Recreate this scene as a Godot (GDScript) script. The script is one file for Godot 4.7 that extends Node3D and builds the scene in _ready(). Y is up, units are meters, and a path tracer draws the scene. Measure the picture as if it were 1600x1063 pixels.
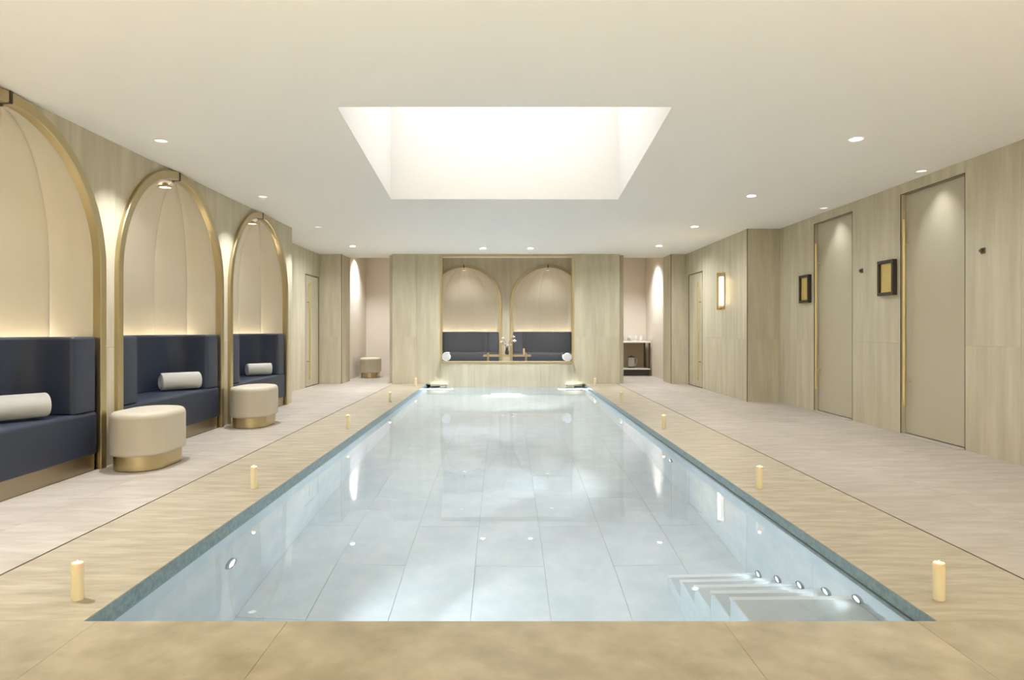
extends Node3D
# Indoor pool hall. x to the right, y up, the camera looks along -z. P(x, y, depth) puts a point at a depth in front of the camera.

const FOCAL := 1070.0
const EYE := 1.115
const HALL := 2.68          # ceiling height
const WATER := -0.075
const POOL_L := -1.61
const POOL_R := 1.655
const POOL_N := 2.62
const POOL_F := 14.15
const POOL_Y := -1.465
const WALL_L := -3.26
const WALL_R := 4.26

var M := {}
var taken := {}
var cache := {}
var rng := RandomNumberGenerator.new()

func P(x: float, y: float, d: float) -> Vector3:
	return Vector3(x, y, -d)

# ---------------------------------------------------------------- nodes
func numbered(called: String) -> String:
	if not taken.has(called):
		taken[called] = 0
		return called
	taken[called] += 1
	return "%s_%03d" % [called, taken[called]]

func thing(called: String, label: String, category: String, at := Vector3.ZERO, turn := 0.0, group := "") -> Node3D:
	var o := Node3D.new()
	o.name = numbered(called)
	add_child(o)
	o.position = at
	o.rotation.y = turn
	o.set_meta("label", label)
	o.set_meta("category", category)
	if group != "":
		o.set_meta("group", group)
	return o

func setting(called: String, label := "") -> Node3D:
	var o := Node3D.new()
	o.name = numbered(called)
	add_child(o)
	o.set_meta("kind", "structure")
	if label != "":
		o.set_meta("label", label)
	return o

func part(called: String, mesh: Mesh, material: Material, parent: Node3D, at := Vector3.ZERO, turn := Vector3.ZERO) -> MeshInstance3D:
	var o := MeshInstance3D.new()
	o.name = called
	o.mesh = mesh
	o.material_override = material
	o.position = at
	o.rotation = turn
	parent.add_child(o, true)
	return o

func copy_of(o: Node3D, label: String) -> Node3D:
	var base := String(o.name)
	var c: Node3D = o.duplicate()
	c.name = numbered(base)
	add_child(c)
	c.set_meta("label", label)
	return c

func spot(parent: Node3D, at: Vector3, towards: Vector3, energy: float, angle: float, blend: float, color: Color, size := 0.04) -> void:
	var l := SpotLight3D.new()
	l.light_color = color
	l.light_energy = energy
	l.light_size = size
	l.spot_angle = angle
	l.spot_angle_attenuation = blend
	l.spot_range = 30.0
	l.spot_attenuation = 2.0
	l.shadow_enabled = true
	l.name = "lamp_light"
	parent.add_child(l, true)
	l.position = at
	var up := Vector3.UP if absf(towards.normalized().y) < 0.9 else Vector3.RIGHT
	l.basis = Basis.looking_at(towards, up)

func omni(parent: Node3D, at: Vector3, energy: float, color: Color, size := 0.03) -> void:
	var l := OmniLight3D.new()
	l.light_color = color
	l.light_energy = energy
	l.light_size = size
	l.omni_range = 30.0
	l.omni_attenuation = 2.0
	l.shadow_enabled = true
	l.name = "lamp_light"
	parent.add_child(l, true)
	l.position = at

func panel_light(parent: Node3D, at: Vector3, towards: Vector3, energy: float, size: Vector2, color: Color, along := Vector3.ZERO) -> void:
	var l := AreaLight3D.new()
	l.light_color = color
	l.light_energy = energy
	l.area_size = size
	l.area_range = 40.0
	l.area_attenuation = 2.0
	l.shadow_enabled = true
	l.name = "panel_light"
	parent.add_child(l, true)
	l.position = at
	var z := -towards.normalized()
	var x := along
	if x == Vector3.ZERO:
		x = Vector3.RIGHT if absf(z.x) < 0.9 else Vector3.FORWARD
	var y := z.cross(x).normalized()
	l.basis = Basis(y.cross(z).normalized(), y, z)

# ---------------------------------------------------------------- shapes: lists of triangles
func quad(t: PackedVector3Array, a: Vector3, b: Vector3, c: Vector3, d: Vector3) -> void:
	t.append_array([a, b, c, a, c, d])

func moved(t: PackedVector3Array, tr: Transform3D) -> PackedVector3Array:
	var r := PackedVector3Array()
	for v in t:
		r.append(tr * v)
	return r

func finish(t: PackedVector3Array, crease := 35.0) -> ArrayMesh:
	var volume := 0.0
	for i in range(0, t.size(), 3):
		volume += t[i].dot(t[i + 1].cross(t[i + 2]))
	if volume > 0.0:                                   # Godot's front faces run clockwise
		for i in range(0, t.size(), 3):
			var s := t[i + 1]
			t[i + 1] = t[i + 2]
			t[i + 2] = s
	var faces := PackedVector3Array()
	var at := {}
	for i in range(0, t.size(), 3):
		var n := (t[i + 2] - t[i]).cross(t[i + 1] - t[i])
		faces.append(n)
		for k in 3:
			var key := Vector3i((t[i + k] * 20000.0).round())
			if not at.has(key):
				at[key] = []
			at[key].append(i / 3)
	var limit := cos(deg_to_rad(crease))
	var normals := PackedVector3Array()
	normals.resize(t.size())
	for i in t.size():
		var own := faces[i / 3].normalized()
		var sum := Vector3.ZERO
		for f in at[Vector3i((t[i] * 20000.0).round())]:
			if faces[f].normalized().dot(own) >= limit:
				sum += faces[f]
		normals[i] = sum.normalized() if sum.length() > 1e-12 else Vector3.UP
	var arrays := []
	arrays.resize(Mesh.ARRAY_MAX)
	arrays[Mesh.ARRAY_VERTEX] = t
	arrays[Mesh.ARRAY_NORMAL] = normals
	var m := ArrayMesh.new()
	m.add_surface_from_arrays(Mesh.PRIMITIVE_TRIANGLES, arrays)
	return m

# Stacks copies of a plan (x, z), each drawn in by an inset, and caps both ends.
func loft(plan: PackedVector2Array, layers: Array) -> PackedVector3Array:
	var n := plan.size()
	var area := 0.0
	for i in n:
		area += plan[i].cross(plan[(i + 1) % n])
	var side := signf(area)
	var inward := PackedVector2Array()
	for i in n:
		var e0 := (plan[i] - plan[(i + n - 1) % n]).normalized()
		var e1 := (plan[(i + 1) % n] - plan[i]).normalized()
		var n0 := Vector2(-e0.y, e0.x) * side
		var n1 := Vector2(-e1.y, e1.x) * side
		var mid := (n0 + n1).normalized()
		inward.append(mid / maxf(mid.dot(n0), 0.5))
	var rings := []
	for l in layers:
		var ring := PackedVector3Array()
		for i in n:
			var q: Vector2 = plan[i] + inward[i] * l[0]
			ring.append(Vector3(q.x, l[1], q.y))
		rings.append(ring)
	var t := PackedVector3Array()
	for k in rings.size() - 1:
		for i in n:
			var j := (i + 1) % n
			quad(t, rings[k][i], rings[k][j], rings[k + 1][j], rings[k + 1][i])
	var flat := PackedVector2Array()
	for v in rings[0]:
		flat.append(Vector2(v.x, v.z))
	var cap := Geometry2D.triangulate_polygon(flat)
	var last: PackedVector3Array = rings[rings.size() - 1]
	for i in range(0, cap.size(), 3):
		var a := flat[cap[i]]
		var flip := (flat[cap[i + 1]] - a).cross(flat[cap[i + 2]] - a) * side < 0.0
		var i1 := cap[i + 2] if flip else cap[i + 1]
		var i2 := cap[i + 1] if flip else cap[i + 2]
		t.append_array([rings[0][cap[i]], rings[0][i2], rings[0][i1]])
		t.append_array([last[cap[i]], last[i1], last[i2]])
	return t

# A flat outline (x across, y up) given a thickness, in the frame o, u, v, w.
func slab(outline: PackedVector2Array, o: Vector3, u: Vector3, v: Vector3, w: Vector3) -> PackedVector3Array:
	return moved(loft(outline, [[0.0, 0.0], [0.0, 1.0]]), Transform3D(Basis(u, w, v), o))

func rect(x0: float, y0: float, x1: float, y1: float) -> PackedVector2Array:
	return PackedVector2Array([Vector2(x0, y0), Vector2(x1, y0), Vector2(x1, y1), Vector2(x0, y1)])

func circle(r: float, n: int) -> PackedVector2Array:
	var p := PackedVector2Array()
	for i in n:
		p.append(Vector2.from_angle(TAU * i / n) * r)
	return p

func stadium(long: float, wide: float, n: int) -> PackedVector2Array:
	var p := PackedVector2Array()
	var r := wide / 2
	for s in [1.0, -1.0]:
		for i in n + 1:
			var a := PI * i / n
			p.append(Vector2(cos(a) * r, sin(a) * r + (long / 2 - r)) * s)
	return p

func block(size: Vector3, bevel := 0.0) -> PackedVector3Array:
	var h := size / 2
	if bevel <= 0.0:
		return loft(rect(-h.x, -h.z, h.x, h.z), [[0.0, -h.y], [0.0, h.y]])
	var b := bevel
	var p := PackedVector2Array([Vector2(-h.x + b, -h.z), Vector2(h.x - b, -h.z), Vector2(h.x, -h.z + b), Vector2(h.x, h.z - b), Vector2(h.x - b, h.z), Vector2(-h.x + b, h.z), Vector2(-h.x, h.z - b), Vector2(-h.x, -h.z + b)])
	return loft(p, [[b, -h.y], [0.0, -h.y + b], [0.0, h.y - b], [b, h.y]])

func box_at(lo: Vector3, hi: Vector3, bevel := 0.0) -> PackedVector3Array:
	return moved(block((hi - lo).abs(), bevel), Transform3D(Basis(), (lo + hi) / 2))

func lathe(profile: Array, n: int) -> PackedVector3Array:    # [radius, height] from one end to the other
	var t := PackedVector3Array()
	for k in profile.size() - 1:
		for i in n:
			var a := Vector2.from_angle(TAU * i / n)
			var b := Vector2.from_angle(TAU * ((i + 1) % n) / n)
			var p: Array = profile[k]
			var q: Array = profile[k + 1]
			var v0 := Vector3(a.x * p[0], p[1], a.y * p[0])
			var v1 := Vector3(b.x * p[0], p[1], b.y * p[0])
			var v2 := Vector3(b.x * q[0], q[1], b.y * q[0])
			var v3 := Vector3(a.x * q[0], q[1], a.y * q[0])
			if p[0] > 0.0:
				t.append_array([v0, v1, v2])
			if q[0] > 0.0:
				t.append_array([v0, v2, v3])
	return t

func tube(path: PackedVector3Array, r: float, n := 10) -> PackedVector3Array:
	var t := PackedVector3Array()
	var rings := []
	var side := Vector3.ZERO
	for i in path.size():
		var along := (path[mini(i + 1, path.size() - 1)] - path[maxi(i - 1, 0)]).normalized()
		if side == Vector3.ZERO:
			side = along.cross(Vector3.UP if absf(along.y) < 0.9 else Vector3.RIGHT).normalized()
		side = (side - along * side.dot(along)).normalized()
		var up := along.cross(side)
		var ring := PackedVector3Array()
		for k in n:
			ring.append(path[i] + (side * cos(TAU * k / n) + up * sin(TAU * k / n)) * r)
		rings.append(ring)
	for i in rings.size() - 1:
		for k in n:
			var j := (k + 1) % n
			quad(t, rings[i][k], rings[i][j], rings[i + 1][j], rings[i + 1][k])
	for k in range(1, n - 1):
		t.append_array([rings[0][0], rings[0][k + 1], rings[0][k]])
		var e: PackedVector3Array = rings[rings.size() - 1]
		t.append_array([e[0], e[k], e[k + 1]])
	return t

# ---------------------------------------------------------------- materials
func clouds(seed_: int, frequency: float, octaves := 4, size := 512) -> Image:
	var n := FastNoiseLite.new()
	n.seed = seed_
	n.noise_type = FastNoiseLite.TYPE_SIMPLEX_SMOOTH
	n.frequency = frequency
	n.fractal_octaves = octaves
	return n.get_seamless_image(size, size)

func stone_image(seed_: int, dark: Color, light: Color, f1: float, f2: float, fine: float, pits := 0.0) -> ImageTexture:
	var a := clouds(seed_, f1)
	var b := clouds(seed_ + 7, f2, 3)
	var c := clouds(seed_ + 13, 0.12, 2)
	var s := a.get_width()
	var data := PackedByteArray()
	data.resize(s * s * 3)
	var da := a.get_data()
	var db := b.get_data()
	var dc := c.get_data()
	for i in s * s:
		var v := clampf(((1.0 - fine) * da[i] + fine * db[i]) / 255.0 * 1.5 - 0.25, 0.0, 1.0)
		var q := dark.lerp(light, v)
		if pits > 0.0 and dc[i] > 225 and db[i] > 140:
			q = q.darkened(pits)
		data[i * 3] = int(clampf(q.r, 0, 1) * 255)
		data[i * 3 + 1] = int(clampf(q.g, 0, 1) * 255)
		data[i * 3 + 2] = int(clampf(q.b, 0, 1) * 255)
	var im := Image.create_from_data(s, s, false, Image.FORMAT_RGB8, data)
	return ImageTexture.create_from_image(im)

func plain(color: Color, roughness: float, metallic := 0.0) -> StandardMaterial3D:
	var m := StandardMaterial3D.new()
	m.albedo_color = color
	m.roughness = roughness
	m.metallic = metallic
	return m

func stone(texture: Texture2D, scale: Vector3, offset: Vector3, tint: Color, roughness: float) -> StandardMaterial3D:
	var m := plain(tint, roughness)
	m.albedo_texture = texture
	m.uv1_triplanar = true
	m.uv1_world_triplanar = true
	m.uv1_triplanar_sharpness = 8.0
	m.uv1_scale = scale
	m.uv1_offset = offset
	return m

func stones(texture: Texture2D, scale: Vector3, roughness: float, tone: Color, spread: float, n := 5) -> Array:
	var list := []
	for i in n:
		var k := 1.0 + spread * (rng.randf() - 0.5) * 2.0
		list.append(stone(texture, scale, Vector3(rng.randf(), rng.randf(), rng.randf()), Color(tone.r * k, tone.g * k, tone.b * k), roughness))
	return list

func glow(color: Color, energy: float, body := Color.WHITE) -> StandardMaterial3D:
	var m := plain(body, 0.4)
	m.emission_enabled = true
	m.emission = color
	m.emission_energy_multiplier = energy
	return m

func bumpy(m: StandardMaterial3D, im: Image, depth_cm: float, scale: float) -> StandardMaterial3D:
	m.heightmap_enabled = true
	m.heightmap_texture = ImageTexture.create_from_image(im)
	m.heightmap_scale = depth_cm
	m.uv1_triplanar = true
	m.uv1_scale = Vector3.ONE * scale
	return m

func make_materials() -> void:
	var wall_tex := stone_image(3, Color(0.715, 0.68, 0.58), Color(0.80, 0.765, 0.67), 0.008, 0.03, 0.3)
	var deck_tex := stone_image(11, Color(0.635, 0.59, 0.50), Color(0.775, 0.735, 0.65), 0.012, 0.03, 0.35, 0.08)
	var floor_tex := stone_image(23, Color(0.655, 0.615, 0.565), Color(0.75, 0.715, 0.67), 0.01, 0.03, 0.35)
	var pool_tex := stone_image(31, Color(0.85, 0.89, 0.905), Color(0.915, 0.94, 0.95), 0.01, 0.03, 0.3)
	M.wall = stones(wall_tex, Vector3(1.0, 0.11, 1.0), 0.55, Color(1.0, 1.0, 1.0), 0.02, 6)
	M.wall_base = plain(Color(0.55, 0.50, 0.42), 0.8)
	M.deck = stones(deck_tex, Vector3(0.3, 0.5, 1.6), 0.42, Color(1.0, 1.0, 1.0), 0.02, 5)
	M.deck_near = stones(deck_tex, Vector3(0.45, 0.5, 0.45), 0.42, Color(0.97, 0.97, 0.96), 0.015, 4)
	M.floor = stones(floor_tex, Vector3(0.3, 0.5, 1.3), 0.45, Color(1.0, 1.0, 1.0), 0.02, 5)
	M.grout = plain(Color(0.62, 0.575, 0.49), 0.9)
	M.slot = plain(Color(0.16, 0.13, 0.11), 0.7)
	M.pool_tile = stones(pool_tex, Vector3(0.5, 0.5, 0.5), 0.5, Color(0.98, 0.99, 1.0), 0.012, 5)
	M.step = stone(pool_tex, Vector3(0.5, 0.5, 0.5), Vector3.ZERO, Color(0.90, 0.915, 0.92), 0.5)
	M.nosing = plain(Color(0.95, 0.97, 0.98), 0.4)
	M.pool_grout = plain(Color(0.72, 0.77, 0.79), 0.8)
	M.pool_wall = stone(pool_tex, Vector3(0.4, 0.4, 0.4), Vector3.ZERO, Color(0.98, 0.99, 1.0), 0.5)
	M.rim = stone(stone_image(41, Color(0.42, 0.51, 0.54), Color(0.56, 0.65, 0.67), 0.03, 0.06, 0.5), Vector3(1, 1, 1), Vector3.ZERO, Color.WHITE, 0.35)
	M.plaster = bumpy(plain(Color(0.965, 0.955, 0.935), 0.9), clouds(51, 0.08, 3), 0.02, 2.0)
	M.corridor = plain(Color(0.88, 0.84, 0.79), 0.85)
	M.well = plain(Color(0.84, 0.835, 0.825), 0.9)
	M.brass = plain(Color(0.75, 0.69, 0.54), 0.3, 1.0)
	M.handle = plain(Color(0.90, 0.82, 0.60), 0.38, 1.0)
	M.joint = plain(Color(0.27, 0.22, 0.18), 0.5, 0.4)
	M.brass_dark = plain(Color(0.36, 0.31, 0.25), 0.4, 1.0)
	M.bronze = plain(Color(0.66, 0.615, 0.54), 0.38, 1.0)
	M.chrome = plain(Color(0.72, 0.74, 0.75), 0.18, 1.0)
	M.pad = bumpy(plain(Color(0.79, 0.75, 0.665), 0.5), clouds(61, 0.1, 3), 0.03, 4.0)
	M.navy = bumpy(plain(Color(0.165, 0.195, 0.265), 0.5), clouds(71, 0.15, 3), 0.02, 5.0)
	M.leather = bumpy(plain(Color(0.77, 0.735, 0.66), 0.5), clouds(81, 0.15, 3), 0.02, 5.0)
	M.towel = bumpy(plain(Color(0.93, 0.92, 0.90), 0.95), clouds(91, 0.3, 2), 0.5, 9.0)
	M.towel.rim_enabled = true
	M.towel.rim = 0.4
	M.wax = plain(Color(0.92, 0.875, 0.74), 0.5)
	M.wax.subsurf_scatter_enabled = true
	M.wax.subsurf_scatter_strength = 0.2
	M.frost = plain(Color(0.73, 0.695, 0.60), 0.32)
	M.frost.clearcoat_enabled = true
	M.frost.clearcoat = 0.3
	M.frost.clearcoat_roughness = 0.25
	M.frame_dark = plain(Color(0.20, 0.165, 0.14), 0.4)
	M.gold_sheet = plain(Color(0.84, 0.74, 0.46), 0.45, 0.35)
	M.steel = plain(Color(0.45, 0.42, 0.38), 0.4, 1.0)
	M.wood_dark = plain(Color(0.22, 0.18, 0.15), 0.5)
	M.marble = plain(Color(0.90, 0.87, 0.82), 0.3)
	M.taupe = plain(Color(0.66, 0.59, 0.50), 0.6)
	M.glass = plain(Color(0.95, 0.98, 0.97, 0.01), 0.0)
	M.glass.metallic_specular = 0.22
	M.glass.transparency = BaseMaterial3D.TRANSPARENCY_ALPHA
	M.clear = plain(Color(0.93, 0.94, 0.93, 0.22), 0.03)
	M.clear.transparency = BaseMaterial3D.TRANSPARENCY_ALPHA
	M.smoke_glass = plain(Color(0.30, 0.27, 0.26, 0.55), 0.05)
	M.smoke_glass.transparency = BaseMaterial3D.TRANSPARENCY_ALPHA
	M.petal = plain(Color(0.95, 0.92, 0.88), 0.7)
	M.petal.backlight_enabled = true
	M.petal.backlight = Color(0.4, 0.38, 0.34)
	M.twig = plain(Color(0.36, 0.27, 0.18), 0.8)
	M.vase = plain(Color(0.15, 0.09, 0.06), 0.25)
	M.water = plain(Color(1.0, 1.0, 1.0, 0.0), 0.0)
	M.water.transparency = BaseMaterial3D.TRANSPARENCY_ALPHA
	M.water.refraction_enabled = true
	M.water.refraction_scale = 0.0333
	M.lamp_warm = glow(Color(1.0, 0.97, 0.92), 1.0)
	M.lamp_cool = glow(Color(0.93, 0.98, 1.0), 0.8)
	M.led = glow(Color(1.0, 0.90, 0.72), 1.6)
	M.flame = glow(Color(1.0, 0.92, 0.74), 0.5, Color(1.0, 0.9, 0.7))
	M.opal = glow(Color(1.0, 0.93, 0.78), 0.36)
	M.sky_panel = glow(Color(1.0, 0.985, 0.96), SKY)

# ---------------------------------------------------------------- light and camera
const SKY := 0.52
const EXPOSURE := 3.2
const DOWN_LEFT := 1.75
const DOWN_RIGHT := 0.34
const DOWN_NEAR := 16.0      # the lamps over the deck behind the viewer
const DOWN_END := 1.2
const SPILL := 1.9          # wide light of a downlight, as a share of its beam
const DOOR_LIGHT := 0.3
const PASSAGE := 2.3
const LOUNGE := 2.8
const NICHE_LIGHT := 0.22
const COVE := 0.062
const POOL_LAMP := 0.52
const WARM := Color(0.965, 0.98, 1.0)
const COOL := Color(0.955, 0.985, 1.0)
const COVE_TINT := Color(1.0, 0.945, 0.85)

func _ready() -> void:
	rng.seed = 20
	var cam := Camera3D.new()
	cam.name = "camera"
	add_child(cam)
	cam.position = Vector3(0, EYE, 0)
	cam.projection = Camera3D.PROJECTION_FRUSTUM
	cam.near = 0.05
	cam.far = 100.0
	cam.keep_aspect = Camera3D.KEEP_HEIGHT
	cam.size = 0.05 * 1063.0 / FOCAL
	cam.frustum_offset = Vector2(0.05 * 11.5 / FOCAL, -0.05 * 16.0 / FOCAL)
	cam.current = true
	var env := Environment.new()
	env.background_mode = Environment.BG_COLOR
	env.background_color = Color.BLACK
	env.tonemap_mode = Environment.TONE_MAPPER_LINEAR
	env.tonemap_exposure = EXPOSURE
	env.sdfgi_enabled = true
	env.ssao_enabled = true
	env.ssil_enabled = true
	var we := WorldEnvironment.new()
	we.name = "environment"
	we.environment = env
	add_child(we)
	make_materials()
	build_skylight()
	build_ceiling()
	build_floor()
	build_pool()
	build_walls()
	build_far_room()
	build_corridors()
	build_alcoves()
	build_doors()
	build_downlights()
	build_furniture()
	build_candles()
	build_small()

# ---------------------------------------------------------------- ceiling and skylight
const WELL := [Vector2(-1.182, 4.81), Vector2(1.182, 4.81), Vector2(1.367, 8.22), Vector2(-1.367, 8.22)]
const WELL_TOP := 4.15

func build_skylight() -> void:
	var w := setting("window_1", "white skylight well with a luminous diffuser pane above the pool")
	for i in 4:
		var a: Vector2 = WELL[i]
		var b: Vector2 = WELL[(i + 1) % 4]
		var normal := Vector2((b - a).y, -(b - a).x).normalized()
		a -= normal * 0.004
		b -= normal * 0.004
		var out := normal * 0.08
		var ext := (b - a).normalized() * 0.08
		var plan := PackedVector2Array([Vector2(a.x, -a.y), Vector2(b.x, -b.y), Vector2((b + out + ext).x, -(b + out + ext).y), Vector2((a + out - ext).x, -(a + out - ext).y)])
		part("well_panel", finish(loft(plan, [[0.0, HALL + 0.002], [0.0, WELL_TOP]])), M.well, w)
	var pane := PackedVector2Array()
	for q in WELL:
		pane.append(Vector2(q.x, -q.y))
	part("window_pane", finish(loft(pane, [[0.0, WELL_TOP], [0.0, WELL_TOP + 0.03]])), M.sky_panel, w)
	part("window_cover", finish(box_at(P(-1.6, WELL_TOP + 0.031, 4.6), P(1.6, WELL_TOP + 0.1, 8.4))), M.well, w)
	panel_light(w, P(0, WELL_TOP - 0.02, 6.55), Vector3.DOWN, SKY * 2.2, Vector2(2.3, 3.2), Color(1.0, 0.985, 0.96), Vector3.RIGHT)

func lamp_list() -> Array:
	var order := ["nearest", "second", "third", "fourth"]
	var list := []
	for i in 4:
		list.append([-2.84, 5.66 + 2.38 * i, DOWN_LEFT, "%s ceiling downlight of the row along the left wall" % order[i]])
		list.append([2.88, 5.61 + 2.38 * i, DOWN_RIGHT, "%s ceiling downlight of the row along the right side" % order[i]])
	list.append([-2.84, 3.28, DOWN_LEFT * 1.7, "ceiling downlight over the left deck just outside the picture"])
	list.append([2.88, 3.28, DOWN_RIGHT, "ceiling downlight over the right deck just outside the picture"])
	for i in 2:
		for k in 3:
			list.append([-2.2 + 2.2 * k, -0.7 - 1.5 * i, DOWN_NEAR, "%s ceiling downlight of the %s row over the deck behind the viewer" % [["left", "middle", "right"][k], ["first", "second"][i]]])
	list.append([-0.41, 13.13, DOWN_END, "left one of the two downlights above the glazed opening"])
	list.append([0.497, 13.13, DOWN_END, "right one of the two downlights above the glazed opening"])
	list.append([4.1, 8.79, DOOR_LIGHT, "downlight tight above the farther glass door"])
	list.append([4.1, 6.74, DOOR_LIGHT, "downlight tight above the nearer glass door"])
	return list

const CAN := 0.046            # depth of a downlight's recess

func build_ceiling() -> void:
	var c := setting("ceiling")
	var t := CSGBox3D.new()
	t.name = "ceiling_plaster"
	t.size = Vector3(9.3, 0.2, 18.3)
	t.material = M.plaster
	t.position = P(0.05, HALL + 0.1, 5.75)
	c.add_child(t)
	var hole := CSGPolygon3D.new()
	hole.name = "well_opening"
	var outline := PackedVector2Array()
	for q in WELL:
		outline.append(Vector2(q.x - 0.05, q.y - 5.75))
	hole.polygon = outline
	hole.depth = 0.6
	hole.operation = CSGShape3D.OPERATION_SUBTRACTION
	hole.material = M.plaster
	t.add_child(hole)
	hole.rotation.x = -PI / 2
	hole.position.y = 0.3
	for q in lamp_list():
		var can := CSGCylinder3D.new()
		can.name = "lamp_recess"
		can.radius = 0.046
		can.sides = 24
		can.height = 2.0 * CAN
		can.operation = CSGShape3D.OPERATION_SUBTRACTION
		can.material = M.plaster
		t.add_child(can, true)
		can.position = P(q[0], HALL, q[1]) - t.position

# ---------------------------------------------------------------- floor
func pave(parent: Node3D, called: String, x0: float, x1: float, d0: float, d1: float, columns: int, long: float, materials: Array, stagger := 0.5) -> void:
	var wide := (x1 - x0) / columns
	for c in columns:
		var d := d0 - (long * stagger if c % 2 else 0.0)
		while d < d1 - 0.02:
			var a := maxf(d, d0)
			var b := minf(d + long, d1)
			if b - a > 0.02:
				var size := Vector3(wide - 0.0012, 0.03, b - a - 0.0012)
				var key := "slab%s" % size.snappedf(0.001)
				if not cache.has(key):
					cache[key] = finish(block(size, 0.0004))
				part(called, cache[key], materials[rng.randi() % materials.size()], parent, P(x0 + wide * (c + 0.5), -0.015, (a + b) / 2))
			d += long

func build_floor() -> void:
	var f := setting("floor")
	var base := PackedVector3Array()
	base.append_array(box_at(P(-4.6, -0.3, 2.62), P(POOL_L - 0.012, -0.0225, 17.6)))
	base.append_array(box_at(P(POOL_R + 0.012, -0.3, 2.62), P(4.7, -0.0225, 17.6)))
	base.append_array(box_at(P(-4.6, -0.3, -3.4), P(4.7, -0.0225, 2.62 - 0.012)))
	part("screed", finish(base, 10.0), M.grout, f)
	pave(f, "deck_slab", -2.285, POOL_L, POOL_N, POOL_F, 1, 1.44, M.deck)
	pave(f, "deck_slab", POOL_R, 2.315, POOL_N, POOL_F, 1, 1.44, M.deck)
	pave(f, "deck_slab", -2.285, -0.83, -3.2, POOL_N, 2, 1.455, M.deck_near, 0.0)
	pave(f, "deck_slab", -0.83, 0.835, -3.2, POOL_N, 1, 1.455, M.deck_near, 0.0)
	pave(f, "deck_slab", 0.835, 2.315, -3.2, POOL_N, 2, 1.455, M.deck_near, 0.0)
	pave(f, "floor_slab", WALL_L, -2.297, -3.2, 10.5, 2, 1.2, M.floor)
	pave(f, "floor_slab", -3.83, -2.297, 10.5, POOL_F, 3, 1.2, M.floor)
	pave(f, "floor_slab", 2.327, WALL_R + 0.06, -3.2, 10.6, 3, 1.2, M.floor)
	pave(f, "floor_slab", 2.327, 3.755, 10.6, POOL_F, 2, 1.2, M.floor)
	pave(f, "floor_slab", -3.5, -2.3, POOL_F, 17.2, 2, 1.2, M.floor)
	pave(f, "floor_slab", 2.36, 3.56, POOL_F, 17.2, 2, 1.2, M.floor)
	for s in [[-2.291, 1], [2.321, 2]]:
		var d := setting("trim_%d" % s[1], "thin dark drainage slot between deck and floor slabs")
		part("slot_bar", finish(box_at(P(s[0] - 0.005, -0.03, -3.2), P(s[0] + 0.005, -0.004, POOL_F - 0.6))), M.slot, d)

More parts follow.
